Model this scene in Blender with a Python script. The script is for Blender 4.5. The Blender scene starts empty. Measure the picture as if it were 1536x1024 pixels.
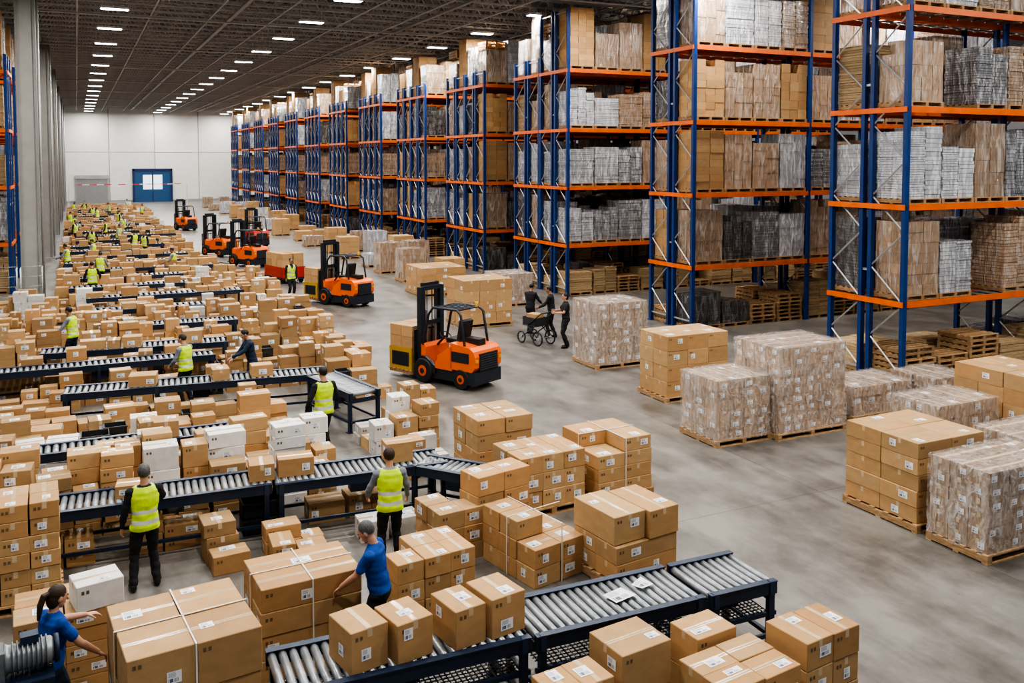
import bpy, math, random, time
import numpy as np
from mathutils import Vector, Matrix, noise
from mathutils.bvhtree import BVHTree
scene=bpy.context.scene
COL=scene.collection
R0=random.Random(11)
pi=math.pi

# ---------------------------------------------------------------- materials
def newmat(name):
    m=bpy.data.materials.new(name); m.use_nodes=True
    nt=m.node_tree; b=nt.nodes['Principled BSDF']
    return m,nt,b
def N(nt,t,**k):
    n=nt.nodes.new(t)
    for a,v in k.items(): setattr(n,a,v)
    return n
def tintmix(nt,b,color,amount_noise=.12,scale=6,stretch=(1,1,1),attr=True):
    """base colour = colour * face tint * noise variation"""
    tc=N(nt,'ShaderNodeTexCoord'); mp=N(nt,'ShaderNodeMapping'); mp.inputs['Scale'].default_value=stretch
    nt.links.new(tc.outputs['Object'],mp.inputs['Vector'])
    no=N(nt,'ShaderNodeTexNoise'); no.inputs['Scale'].default_value=scale; no.inputs['Detail'].default_value=5
    nt.links.new(mp.outputs[0],no.inputs['Vector'])
    mr=N(nt,'ShaderNodeMapRange'); mr.inputs[1].default_value=.3; mr.inputs[2].default_value=.7
    mr.inputs[3].default_value=1-amount_noise; mr.inputs[4].default_value=1+amount_noise
    nt.links.new(no.outputs[0],mr.inputs[0])
    mx=N(nt,'ShaderNodeVectorMath',operation='SCALE')
    mx.inputs[0].default_value=color
    nt.links.new(mr.outputs[0],mx.inputs['Scale'])
    out=mx.outputs[0]
    if attr:
        at=N(nt,'ShaderNodeAttribute'); at.attribute_name='tint'
        mm=N(nt,'ShaderNodeVectorMath',operation='MULTIPLY')
        nt.links.new(out,mm.inputs[0]); nt.links.new(at.outputs['Color'],mm.inputs[1]); out=mm.outputs[0]
    nt.links.new(out,b.inputs['Base Color'])
    return out,no,mp
def simple(name,color,rough=.6,metal=0,nz=.08,scale=8,stretch=(1,1,1),coat=0,attr=True):
    m,nt,b=newmat(name); tintmix(nt,b,color,nz,scale,stretch,attr)
    b.inputs['Roughness'].default_value=rough; b.inputs['Metallic'].default_value=metal
    if coat: b.inputs['Coat Weight'].default_value=coat
    return m
def wrapmat(name,color,film=(.75,.75,.77),amt=.55):
    m,nt,b=newmat(name)
    out,no,mp=tintmix(nt,b,color,.15,5)
    tc=N(nt,'ShaderNodeTexCoord'); m2=N(nt,'ShaderNodeMapping')
    m2.inputs['Scale'].default_value=(2.6,2.6,.55); m2.inputs['Rotation'].default_value=(.25,.3,0)
    nt.links.new(tc.outputs['Object'],m2.inputs['Vector'])
    n2=N(nt,'ShaderNodeTexNoise'); n2.inputs['Scale'].default_value=2.3; n2.inputs['Detail'].default_value=5; n2.inputs['Roughness'].default_value=.55; n2.inputs['Distortion'].default_value=1.3
    nt.links.new(m2.outputs[0],n2.inputs['Vector'])
    mr=N(nt,'ShaderNodeMapRange'); mr.inputs[1].default_value=.48; mr.inputs[2].default_value=.66; mr.inputs[3].default_value=0.06; mr.inputs[4].default_value=amt
    nt.links.new(n2.outputs[0],mr.inputs[0])
    mix=N(nt,'ShaderNodeMix',data_type='RGBA'); nt.links.new(mr.outputs[0],mix.inputs[0]); nt.links.new(out,mix.inputs[6]); mix.inputs[7].default_value=(*film,1)  # pale film streaks; highlights on the folds are mixed into this colour too
    nt.links.new(mix.outputs[2],b.inputs['Base Color'])
    b.inputs['Roughness'].default_value=.22
    b.inputs['Coat Weight'].default_value=1; b.inputs['Coat Roughness'].default_value=.08
    bp=N(nt,'ShaderNodeBump'); bp.inputs['Strength'].default_value=1; bp.inputs['Distance'].default_value=.09
    nt.links.new(n2.outputs[0],bp.inputs['Height']); nt.links.new(bp.outputs[0],b.inputs['Normal']); nt.links.new(bp.outputs[0],b.inputs['Coat Normal'])
    return m
M_card=simple('cardboard',(.46,.28,.13),.8,0,.08,5,(1,1,2))
M_tape=simple('packing_tape',(.58,.44,.28),.22)
M_wood=simple('pallet_wood',(.42,.26,.13),.8,0,.35,9,(1,1,6))
M_white=simple('white_carton',(.68,.67,.65),.6,0,.08)
M_strap=simple('strap_plastic',(.7,.7,.69),.35)
M_wbrown=wrapmat('film_wrapped_carton',(.33,.215,.13),(.66,.61,.57),.5)
M_wgrey=wrapmat('film_wrapped_grey',(.2,.2,.21),(.7,.71,.74),.65)
M_wwhite=wrapmat('film_wrapped_white',(.4,.41,.44),(.84,.86,.9),.75)
M_dark=wrapmat('film_wrapped_dark',(.05,.045,.04),(.4,.4,.42),.45)
M_sheet=simple('paper_sheet',(.44,.31,.17),.8,0,.25,6,(1,1,10))
M_blue=simple('rack_blue_paint',(.007,.038,.165),.4,0,.15,3)
M_orange=simple('rack_orange_paint',(.72,.13,.01),.42,0,.12,3)
M_galv=simple('galvanised_steel',(.46,.47,.48),.4,.5,.12,12)
M_navy=simple('conveyor_navy_paint',(.011,.023,.05),.42,0,.1,4)
M_roller=simple('roller_steel',(.31,.33,.35),.36,.55,.12,9)
M_black=simple('black_rubber',(.014,.014,.016),.6,0,.1)
M_fork=simple('forklift_orange',(.8,.13,.008),.32,0,.05,3,coat=.4)
M_red=simple('truck_red',(.4,.028,.02),.35,0,.05,3,coat=.4)
M_yel=simple('truck_yellow',(.6,.36,.05),.4,0,.05,3)
M_dnavy=simple('forklift_dark_chassis',(.015,.021,.032),.45,0,.1,4)
# loose clear stretch film
M_film,nt,b=newmat('clear_stretch_film')
tc=N(nt,'ShaderNodeTexCoord'); m2=N(nt,'ShaderNodeMapping'); m2.inputs['Scale'].default_value=(2,2,1.2); m2.inputs['Rotation'].default_value=(.5,.4,.2); nt.links.new(tc.outputs['Object'],m2.inputs[0])
n2=N(nt,'ShaderNodeTexNoise'); n2.inputs['Scale'].default_value=3.5; n2.inputs['Detail'].default_value=8; n2.inputs['Distortion'].default_value=2.2; nt.links.new(m2.outputs[0],n2.inputs[0])
mr=N(nt,'ShaderNodeMapRange'); mr.inputs[1].default_value=.45; mr.inputs[2].default_value=.7; mr.inputs[3].default_value=.07; mr.inputs[4].default_value=.5; nt.links.new(n2.outputs[0],mr.inputs[0]); nt.links.new(mr.outputs[0],b.inputs['Alpha'])
b.inputs['Base Color'].default_value=(.8,.78,.78,1); b.inputs['Roughness'].default_value=.12; b.inputs['Specular IOR Level'].default_value=.9
bp=N(nt,'ShaderNodeBump'); bp.inputs['Strength'].default_value=1; bp.inputs['Distance'].default_value=.06; nt.links.new(n2.outputs[0],bp.inputs['Height']); nt.links.new(bp.outputs[0],b.inputs['Normal'])
# printed label with barcode (uses the face UVs)
M_label,nt,b=newmat('shipping_label')
uv=N(nt,'ShaderNodeUVMap'); uv.uv_map='uv'
sp=N(nt,'ShaderNodeSeparateXYZ'); nt.links.new(uv.outputs[0],sp.inputs[0])
def MA(op,a,bb=None,c=None):
    n=N(nt,'ShaderNodeMath',operation=op)
    for i,x in enumerate((a,bb,c)):
        if x is None: continue
        if isinstance(x,(int,float)): n.inputs[i].default_value=x
        else: nt.links.new(x,n.inputs[i])
    return n.outputs[0]
w1=N(nt,'ShaderNodeTexWhiteNoise',noise_dimensions='1D'); nt.links.new(MA('FLOOR',MA('MULTIPLY',sp.outputs[0],26)),w1.inputs['W'])
bar=MA('GREATER_THAN',w1.outputs[0],.5)
def band(x,lo,hi): return MA('MULTIPLY',MA('GREATER_THAN',x,lo),MA('LESS_THAN',x,hi))
bar=MA('MULTIPLY',bar,MA('MULTIPLY',band(sp.outputs[1],.12,.42),band(sp.outputs[0],.1,.8)))
ln=MA('GREATER_THAN',MA('FRACT',MA('MULTIPLY',sp.outputs[1],11)),.6)
ln=MA('MULTIPLY',ln,MA('MULTIPLY',band(sp.outputs[1],.52,.9),band(sp.outputs[0],.1,.6)))
ink=MA('MAXIMUM',bar,ln)
mix=N(nt,'ShaderNodeMix',data_type='RGBA'); nt.links.new(ink,mix.inputs[0]); mix.inputs[6].default_value=(.8,.81,.82,1); mix.inputs[7].default_value=(.12,.14,.22,1)
nt.links.new(mix.outputs[2],b.inputs['Base Color']); b.inputs['Roughness'].default_value=.5

# concrete floor
M_floor,nt,b=newmat('polished_concrete')
tc=N(nt,'ShaderNodeTexCoord')
def noi(scale,det,st=(1,1,1)):
    mp=N(nt,'ShaderNodeMapping'); mp.inputs['Scale'].default_value=st; nt.links.new(tc.outputs['Object'],mp.inputs[0])
    n=N(nt,'ShaderNodeTexNoise'); n.inputs['Scale'].default_value=scale; n.inputs['Detail'].default_value=det; n.inputs['Roughness'].default_value=.68; nt.links.new(mp.outputs[0],n.inputs[0]); return n
n1=noi(.6,9); n2=noi(1.8,10,(1,.3,1)); n3=noi(30,4)
cr=N(nt,'ShaderNodeValToRGB'); cr.color_ramp.elements[0].position=.4; cr.color_ramp.elements[0].color=(.092,.085,.077,1); cr.color_ramp.elements[1].position=.6; cr.color_ramp.elements[1].color=(.225,.212,.193,1)
ad=N(nt,'ShaderNodeMath',operation='MULTIPLY_ADD'); nt.links.new(n1.outputs[0],ad.inputs[0]); ad.inputs[1].default_value=.5
m5=N(nt,'ShaderNodeMath',operation='MULTIPLY'); nt.links.new(n2.outputs[0],m5.inputs[0]); m5.inputs[1].default_value=.5; nt.links.new(m5.outputs[0],ad.inputs[2])
nt.links.new(ad.outputs[0],cr.inputs[0])
br=N(nt,'ShaderNodeTexBrick'); br.offset=0; br.inputs['Color1'].default_value=(1,1,1,1); br.inputs['Color2'].default_value=(1,1,1,1); br.inputs['Mortar'].default_value=(.6,.6,.6,1)
br.inputs['Scale'].default_value=1; br.inputs['Mortar Size'].default_value=.012; br.inputs['Brick Width'].default_value=6; br.inputs['Row Height'].default_value=6
nt.links.new(tc.outputs['Object'],br.inputs[0])
mu=N(nt,'ShaderNodeMix',data_type='RGBA',blend_type='MULTIPLY'); mu.inputs[0].default_value=1; nt.links.new(cr.outputs[0],mu.inputs[6]); nt.links.new(br.outputs[0],mu.inputs[7])
nt.links.new(mu.outputs[2],b.inputs['Base Color'])
rr=N(nt,'ShaderNodeMapRange'); rr.inputs[3].default_value=.2; rr.inputs[4].default_value=.5; nt.links.new(n2.outputs[0],rr.inputs[0]); nt.links.new(rr.outputs[0],b.inputs['Roughness'])
bp=N(nt,'ShaderNodeBump'); bp.inputs['Strength'].default_value=.1; nt.links.new(n3.outputs[0],bp.inputs['Height']); nt.links.new(bp.outputs[0],b.inputs['Normal'])

# ---------------------------------------------------------------- mesh builder
class MB:
    def __init__(s): s.v=[];s.f=[];s.m=[];s.c=[];s.s=[];s.uv={};s.fr=(0,0,0,1,0)
    def frame(s,x=0,y=0,z=0,rot=0): s.fr=(x,y,z,math.cos(rot),math.sin(rot))
    def add(s,vs,fs,mat,col=1,smooth=False):
        b=len(s.v); ox,oy,oz,c,sn=s.fr
        for x,y,z in vs: s.v.append((ox+c*x-sn*y,oy+sn*x+c*y,oz+z))
        if not isinstance(col,tuple): col=(col,col,col)
        for f in fs:
            s.f.append(tuple(i+b for i in f)); s.m.append(mat); s.c.append(col); s.s.append(smooth)
    def bx(s,x0,x1,y0,y1,z0,z1,mat,col=1):
        s.add([(x0,y0,z0),(x1,y0,z0),(x1,y1,z0),(x0,y1,z0),(x0,y0,z1),(x1,y0,z1),(x1,y1,z1),(x0,y1,z1)],
              [(0,3,2,1),(4,5,6,7),(0,1,5,4),(1,2,6,5),(2,3,7,6),(3,0,4,7)],mat,col)
    def rbox(s,cx,cy,z,w,d,h,rot,mat,col=1,ch=0):
        c,sn=math.cos(rot),math.sin(rot); a,b_=w/2,d/2
        def T(x,y,zz): return (cx+c*x-sn*y,cy+sn*x+c*y,zz)
        if ch<=0:
            vs=[T(-a,-b_,z),T(a,-b_,z),T(a,b_,z),T(-a,b_,z),T(-a,-b_,z+h),T(a,-b_,z+h),T(a,b_,z+h),T(-a,b_,z+h)]
            s.add(vs,[(0,3,2,1),(4,5,6,7),(0,1,5,4),(1,2,6,5),(2,3,7,6),(3,0,4,7)],mat,col); return
        vs=[]
        for (zz,i1) in ((z,1),(z+ch,0),(z+h-ch,0),(z+h,1)):
            q=ch if i1 else 0
            for sx,sy in ((-1,-1),(1,-1),(1,1),(-1,1)):
                if (sx,sy) in ((-1,-1),(1,1)): pr=((sx*a-sx*q,sy*(b_-ch)) ,(sx*(a-ch),sy*b_-sy*q))
                else: pr=((sx*(a-ch),sy*b_-sy*q),(sx*a-sx*q,sy*(b_-ch)))
                for x,y in pr: vs.append(T(x,y,zz))
        fs=[tuple(reversed(range(0,8))),tuple(range(24,32))]
        for k in range(3):
            for i in range(8):
                j=(i+1)%8; fs.append((k*8+i,k*8+j,(k+1)*8+j,(k+1)*8+i))
        s.add(vs,fs,mat,col)
    def quad(s,pts,mat,col=1,uv=True):
        s.add(pts,[(0,1,2,3)],mat,col)
        if uv: s.uv[len(s.f)-1]=((0,0),(1,0),(1,1),(0,1))
    def tube(s,pts,rad,n,mat,col=1,round_=True,flat=None,smooth=True):
        pts=[Vector(p) for p in pts]
        L=len(pts)
        if not isinstance(rad,(list,tuple)): rad=[rad]*L
        rad=[(r,r) if not isinstance(r,tuple) else r for r in rad]
        tans=[]
        for i in range(L):
            a=pts[max(i-1,0)]; b_=pts[min(i+1,L-1)]; t=(b_-a)
            tans.append(t.normalized() if t.length>1e-9 else Vector((0,0,1)))
        up=Vector(flat) if flat else (Vector((1,0,0)) if abs(tans[0].x)<.8 else Vector((0,1,0)))
        P=[];Rr=[];T=[];
        if round_:
            r=max(rad[0]); P+= [pts[0]-tans[0]*r*.55]; Rr+=[(rad[0][0]*.8,rad[0][1]*.8)]; T+=[tans[0]]
        P+=pts;Rr+=rad;T+=tans
        if round_:
            r=max(rad[-1]); P+=[pts[-1]+tans[-1]*r*.55]; Rr+=[(rad[-1][0]*.8,rad[-1][1]*.8)]; T+=[tans[-1]]
        vs=[]
        for p_,r_,t in zip(P,Rr,T):
            u=(up-t*up.dot(t)).normalized(); w=t.cross(u)
            for k in range(n):
                a=2*pi*k/n; vs.append(tuple(p_+u*(r_[0]*math.cos(a))+w*(r_[1]*math.sin(a))))
            up=u
        K=len(P); fs=[]
        for k in range(K-1):
            for i in range(n):
                j=(i+1)%n; fs.append((k*n+i,k*n+j,(k+1)*n+j,(k+1)*n+i))
        if round_:
            r=max(rad[0]); vs.append(tuple(pts[0]-tans[0]*r*.95)); c0=len(vs)-1
            r=max(rad[-1]); vs.append(tuple(pts[-1]+tans[-1]*r*.95)); c1=len(vs)-1
            for i in range(n):
                j=(i+1)%n; fs.append((c0,j,i)); fs.append((c1,(K-1)*n+i,(K-1)*n+j))
            s.add(vs,fs,mat,col,smooth)
        else:
            s.add(vs,fs,mat,col,smooth)
            b_=len(s.v)-len(vs)
            s.f.append(tuple(b_+i for i in reversed(range(n)))); s.f.append(tuple(b_+(K-1)*n+i for i in range(n)))
            cc=col if isinstance(col,tuple) else (col,)*3
            for _ in (0,1): s.m.append(mat); s.c.append(cc); s.s.append(False)
    def bar(s,p0,p1,w,mat,col=1):
        s.tube([p0,p1],w*.7071,4,mat,col,False,smooth=False)
    def ell(s,c,r,mat,col=1,n=16,m=10):
        vs=[];fs=[]
        for i in range(1,m):
            th=pi*i/m
            for k in range(n):
                a=2*pi*k/n; vs.append((c[0]+r[0]*math.sin(th)*math.cos(a),c[1]+r[1]*math.sin(th)*math.sin(a),c[2]+r[2]*math.cos(th)))
        for i in range(m-2):
            for k in range(n):
                j=(k+1)%n; fs.append((i*n+k,(i+1)*n+k,(i+1)*n+j,i*n+j))
        t=len(vs); vs.append((c[0],c[1],c[2]+r[2])); vs.append((c[0],c[1],c[2]-r[2]))
        for k in range(n):
            j=(k+1)%n; fs.append((t,k,j)); fs.append((t+1,(m-2)*n+j,(m-2)*n+k))
        s.add(vs,fs,mat,col,True)
    def prism(s,prof,x0,x1,mat,col=1):
        n=len(prof); vs=[(x0,y,z) for y,z in prof]+[(x1,y,z) for y,z in prof]
        fs=[tuple(reversed(range(n))),tuple(range(n,2*n))]
        for i in range(n):
            j=(i+1)%n; fs.append((i,j,n+j,n+i))
        s.add(vs,fs,mat,col)
    def film(s,x0,x1,y0,y1,z0,z1,mat,seed=0):
        """loose wrinkled film bag around a pallet load"""
        per=[];st=.07
        def seg(a,b_):
            L=math.dist(a,b_); n=max(2,int(L/st))
            for i in range(n): t=i/n; per.append((a[0]+(b_[0]-a[0])*t,a[1]+(b_[1]-a[1])*t))
        c_=[(x0,y0),(x1,y0),(x1,y1),(x0,y1)]
        for i in range(4): seg(c_[i],c_[(i+1)%4])
        cx,cy=(x0+x1)/2,(y0+y1)/2; n=len(per); vs=[];K=int((z1-z0)/.06)+1
        def ring(z,sc,amp,lift=0):
            for (x,y) in per:
                q=noise.noise((x*4+seed,y*4,z*3))*amp+noise.noise((x*11+seed,y*11,z*7))*amp*.5
                dx,dy=x-cx,y-cy; L=math.hypot(dx,dy)
                vs.append((cx+dx*sc+dx/L*(q+.012),cy+dy*sc+dy/L*(q+.012),z+lift*abs(q)))
        for k in range(K+1): ring(z0+(z1-z0)*k/K,1,.022)
        for sc in (.96,.85,.6,.3,.05): ring(z1+.015,sc,.01,2)
        fs=[]
        R_=K+6
        for k in range(R_-1):
            for i in range(n):
                j=(i+1)%n; fs.append((k*n+i,k*n+j,(k+1)*n+j,(k+1)*n+i))
        s.add(vs,fs,mat,1,True)
    def mesh(s,name,mats):
        me=bpy.data.meshes.new(name); me.from_pydata(s.v,[],s.f)
        for m in mats: me.materials.append(m)
        nf=len(s.f)
        if nf==0: return me
        me.polygons.foreach_set('material_index',np.array(s.m,dtype=np.int32))
        me.polygons.foreach_set('use_smooth',np.array(s.s,dtype=bool))
        lt=np.array([len(f) for f in s.f])
        ca=me.color_attributes.new('tint','FLOAT_COLOR','CORNER')
        c=np.ones((nf,4),dtype=np.float32); c[:,:3]=np.array(s.c,dtype=np.float32)
        ca.data.foreach_set('color',np.repeat(c,lt,axis=0).ravel())
        if s.uv:
            ul=me.uv_layers.new(name='uv'); a=np.zeros((int(lt.sum()),2),dtype=np.float32)
            st=np.concatenate(([0],np.cumsum(lt)))
            for fi,q in s.uv.items():
                for k in range(4): a[st[fi]+k]=q[k]
            ul.data.foreach_set('uv',a.ravel())
        me.update(); return me
    def obj(s,name,mats,loc=(0,0,0),rot=0,parent=None):
        if not s.f: return None
        return place(name,s.mesh(name,mats),loc,rot,parent)
def place(name,me,loc=(0,0,0),rot=0,parent=None):
    o=bpy.data.objects.new(name,me); COL.objects.link(o); o.location=loc; o.rotation_euler=(0,0,rot)
    if parent: o.parent=parent
    return o
def deg(a): return math.radians(a)

# ---------------------------------------------------------------- people (built first)
M_skin=simple('skin',(.5,.27,.175),.5,0,.05,20)
M_skin2=simple('skin_tan',(.3,.16,.1),.5,0,.05,20)
M_lips=simple('lips',(.4,.13,.1),.5)
M_eye=simple('eye',(.03,.02,.02),.2)
M_eyew=simple('eye_white',(.7,.68,.65),.3)
def cloth(n,c): return simple(n,c,.85,0,.12,14)
M_vest=cloth('hivis_fabric',(.6,.85,.01)); M_refl=simple('reflective_tape',(.52,.55,.52),.35,.2)
M_blk=cloth('black_fabric',(.014,.014,.018)); M_nav=cloth('navy_fabric',(.016,.027,.055)); M_bshirt=cloth('blue_polo_fabric',(.007,.06,.3)); M_gshirt=cloth('grey_shirt_fabric',(.2,.22,.26)); M_shoe=simple('shoe_leather',(.015,.014,.013),.4)
M_hairB=simple('hair_brown',(.04,.022,.012),.6,0,.3,40); M_hairK=simple('hair_black',(.012,.011,.011),.5,0,.3,40); M_hairG=simple('hair_grey',(.09,.09,.09),.6,0,.3,40)
SK,SH,TR,HR,SO,LP,EW,EY,VE,RF=range(10)
def ik(S_,T_,a,b_,pole):
    S_=Vector(S_);T_=Vector(T_); d=T_-S_; L=min(d.length,(a+b_)*.985); dn=d.normalized(); T_=S_+dn*L
    q=(a*a-b_*b_+L*L)/(2*L); h=math.sqrt(max(0,a*a-q*q)); p_=Vector(pole); p_=(p_-dn*p_.dot(dn)).normalized()
    return S_+dn*q+p_*h,T_
def hand(mb,W_,D,Np,side,curl,mat):
    D=D.normalized(); Np=(Np-D*Np.dot(D)).normalized(); Sx=D.cross(Np)*side
    mb.tube([W_-D*.02,W_+D*.02,W_+D*.055,W_+D*.088],[(.026,.02),(.034,.017),(.041,.015),(.039,.013)],12,mat,flat=tuple(Sx))
    for i,(o,l) in enumerate(((.03,.068),(.0105,.077),(-.0095,.071),(-.029,.056))):
        p0=W_+D*(.07)+Sx*o; pts=[p0]; d=D.copy(); ang=0; p=p0+D*.02; pts.append(p)
        for k,seg in enumerate((.45,.32,.25)):
            ang+=curl*(.8+.12*i); d=D*math.cos(ang)+Np*math.sin(ang); p=p+d*(l*seg*1.15); pts.append(p)
        mb.tube(pts,[.0095,.0095,.009,.0082,.007],8,mat)
    p0=W_+D*.02+Sx*.022; d1=(D*.7+Sx*.65+Np*.25).normalized(); d2=(D*.85+Sx*.25+Np*.5).normalized()
    mb.tube([p0,p0+d1*.035,p0+d1*.035+d2*.03,p0+d1*.035+d2*.055],[.014,.0115,.0105,.008],8,mat)
def remesh(mb,vox):
    me=bpy.data.meshes.new('tmp'); me.from_pydata(mb.v,[],mb.f); o=bpy.data.objects.new('tmp',me); COL.objects.link(o)
    md=o.modifiers.new('r','REMESH'); md.mode='VOXEL'; md.voxel_size=vox; md.use_smooth_shade=True
    dg=bpy.context.evaluated_depsgraph_get(); dg.update(); me2=bpy.data.meshes.new_from_object(o.evaluated_get(dg))
    bpy.data.objects.remove(o); return me2
def personmesh(mats,vest=True,short=False,lean=0,hl=(-.27,.05,.78),hr=(.27,.05,.78),pl=(-.5,-.8,-.1),pr=(.5,-.8,-.1),head=(0,0),feet=((-.11,0),(.11,0)),palm=None,curl=.35,pony=False,vox=.009,twist=0,sc=1.0,female=False):
    mb=MB(); cl=math.cos(lean); sl=math.sin(lean)
    ct,st=math.cos(twist),math.sin(twist)
    def LN(p):
        x,y,z=p; 
        if z>1.0: x,y=x*ct-y*st,x*st+y*ct
        z0=.93; return Vector((x,y*cl+(z-z0)*sl,z0-y*sl+(z-z0)*cl))
    def INV(p):
        x,y,z=p; z0=.93; y2=y*cl-(z-z0)*sl; z2=z0+y*sl+(z-z0)*cl
        if z2>1.0: x,y2=x*ct+y2*st,-x*st+y2*ct
        return (x,y2,z2)
    fw=.92 if female else 1
    rings=[(.80,.06,.06,0),(.84,.145,.105,-.01),(.92,.172,.125,-.012),(1.0,.166,.122,-.005),(1.10,.155*fw,.118,0),(1.22,.17*fw,.126,.004),(1.33,.188*fw,.13,.002),(1.40,.184*fw,.115,-.006),(1.45,.14*fw,.09,-.012),(1.485,.075,.066,-.01),(1.50,.05,.05,-.006)]
    n=24; vs=[];
    for z,a,b_,yo in rings:
        for k in range(n):
            t=2*pi*k/n; ca,sa=math.cos(t),math.sin(t)
            ca=math.copysign(abs(ca)**.85,ca); sa=math.copysign(abs(sa)**.9,sa)
            vs.append(tuple(LN((a*ca,yo+b_*sa,z))))
    fs=[]
    for k in range(len(rings)-1):
        for i in range(n):
            j=(i+1)%n; fs.append((k*n+i,k*n+j,(k+1)*n+j,(k+1)*n+i))
    fs.append(tuple(reversed(range(n)))); fs.append(tuple((len(rings)-1)*n+i for i in range(n)))
    mb.add(vs,fs,SH)
    hy,hp=head
    Rm=Matrix.Rotation(hy,3,'Z')@Matrix.Rotation(hp,3,'X')
    piv=Vector((0,-.01,1.54))
    def HD(p): return LN(tuple(piv+Rm@(Vector(p)-piv)))
    def addell(c,r_,mat,nn=16,mm=10):
        b0=len(mb.v); mb.ell(c,r_,mat,1,nn,mm)
        for i in range(b0,len(mb.v)): mb.v[i]=tuple(HD(mb.v[i]))
    mb.tube([LN((0,-.015,1.44)),LN((0,-.012,1.5)),HD((0,-.002,1.57))],[.064,.056*fw,.054*fw],14,SK)
    addell((0,.008,1.655),(.076,.096,.107),SK)
    addell((0,.03,1.595),(.058,.068,.062),SK)
    addell((0,.068,1.552),(.028,.026,.022),SK,10,8)
    b0=len(mb.v); mb.tube([(0,.1,1.665),(0,.114,1.64),(0,.124,1.62)],[.008,.011,.015],8,SK)
    for i in range(b0,len(mb.v)): mb.v[i]=tuple(HD(mb.v[i]))
    addell((0,.098,1.588),(.024,.010,.009),LP,10,6)
    for s in (-1,1):
        addell((s*.078,.0,1.64),(.012,.02,.034),SK,8,8)
        addell((s*.03,.09,1.675),(.024,.014,.008),HR,8,6)
    addell((0,-.016,1.68),(.085,.1,.102),HR)
    if female: addell((0,-.035,1.63),(.08,.075,.11),HR)
    if pony:
        b0=len(mb.v); mb.tube([(0,-.1,1.68),(0,-.15,1.66),(0,-.16,1.56),(0,-.14,1.42)],[.03,.035,.035,.018],10,HR)
        for i in range(b0,len(mb.v)): mb.v[i]=tuple(HD(mb.v[i]))
    hands=[]
    for s,T_,pole in ((-1,hl,pl),(1,hr,pr)):
        S_=LN((s*.182*fw,-.008,1.405)); E,Wt=ik(S_,T_,.285,.255,pole)
        mb.ell(tuple(S_),(.07,.066,.068),SH,1,12,8)
        if short:
            M_=S_.lerp(E,.62); mb.tube([S_,M_],[.064,.062],12,SH); mb.tube([S_,E,E.lerp(Wt,.35),Wt],[.05,.042,.042,.028],12,SK)
        else:
            mb.tube([S_,S_.lerp(E,.5),E,E.lerp(Wt,.35),Wt-(Wt-E)*.08],[.064,.058,.052,.048,.037],12,SH); mb.tube([E.lerp(Wt,.7),Wt],[.03,.027],10,SK)
        hands.append((s,E,Wt))
    for i,s in enumerate((-1,1)):
        fx,fy=feet[i]; Hh=Vector((s*.088,0,.9)); A=Vector((fx,fy-.03,.1)); K,_=ik(Hh,A,.43,.41,(0,1,0)); A=_
        mb.tube([Hh,Hh.lerp(K,.45),K,K.lerp(A,.35),A],[.098,.088,.069,.065,.056],14,TR)
        mb.tube([A-Vector((0,.02,.02)),Vector((fx,fy-.05,.05))],[.045,.045],10,SO)
        mb.tube([(fx,fy-.06,.042),(fx+s*.008,fy+.05,.046),(fx+s*.015,fy+.13,.036)],[(.036,.04),(.042,.044),(.036,.034)],12,SO,flat=(1,0,0))
    for i in range(len(mb.v)):
        x,y,z=mb.v[i]
        if z<0.0: mb.v[i]=(x,y,0.0)
    me=remesh(mb,vox)
    bvh=BVHTree.FromPolygons([Vector(v) for v in mb.v],mb.f)
    nv=len(me.vertices); fm=np.zeros(len(me.polygons),dtype=np.int32)
    vestv=[True]*nv; clothv=[False]*nv
    hem=.86 if vest else .93
    nt_=len(fs)
    for p_ in me.polygons:
        c=p_.center; _,_,fi,_=bvh.find_nearest(c); m=mb.m[fi]
        X,Y,Z=INV(c)
        if m==SH and fi<nt_ and Z<.93: m=TR
        if m in (SH,TR) and vest and hem<Z<1.47 and fi<nt_:
            neck=(Y>0.02 and Z>1.3 and abs(X)<(Z-1.28)*.45)
            if not neck and abs(X)<(.18 if Z<1.36 else .16):
                m=VE
                if abs(Z-.985)<.026 or abs(Z-1.13)<.026: m=RF
                elif Z>1.13 and abs(abs(X)-.105)<.02 and Y>0: m=RF
        elif m==TR and vest and hem<Z<1.0 : m=VE
        fm[p_.index]=m
        if m not in (VE,RF):
            for v in p_.vertices: vestv[v]=False
        if m in (SH,TR,VE,RF):
            for v in p_.vertices: clothv[v]=True
    co=np.empty(nv*3,dtype=np.float32); me.vertices.foreach_get('co',co); co=co.reshape(-1,3)
    no=np.empty(nv*3,dtype=np.float32); me.vertices.foreach_get('normal',no); no=no.reshape(-1,3)
    for i in range(nv):
        if clothv[i] and co[i][2]>.1:
            x,y,z=(float(a) for a in co[i])
            q=noise.noise((x*9,y*9,z*9))*.009+noise.noise((x*5,y*5,z*16))*.012
            if vestv[i]: q+=.017
            co[i]+=no[i]*q
    hb=MB()
    for s,E,Wt in hands:
        D=Wt-E; Np=Vector(palm) if palm else Vector((-s,.1,0))
        hand(hb,Wt,D,Np,s,curl,SK)
    hm=remesh(hb,max(.0045,vox*.5))
    eb=MB()
    for s in (-1,1):
        for (c,r_,m) in (((s*.03,.09,1.655),(.014,.011,.009),EW),((s*.03,.0995,1.655),(.006,.004,.006),EY)):
            b0=len(eb.v); eb.ell(c,r_,m,1,10,6)
            for i in range(b0,len(eb.v)): eb.v[i]=tuple(HD(eb.v[i]))
    V=[tuple(map(float,c)) for c in co]; Fc=[tuple(p_.vertices) for p_ in me.polygons]; Mi=list(fm)
    b0=len(V); V+=[tuple(v.co) for v in hm.vertices]; Fc+=[tuple(i+b0 for i in p_.vertices) for p_ in hm.polygons]; Mi+=[SK]*len(hm.polygons)
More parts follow.
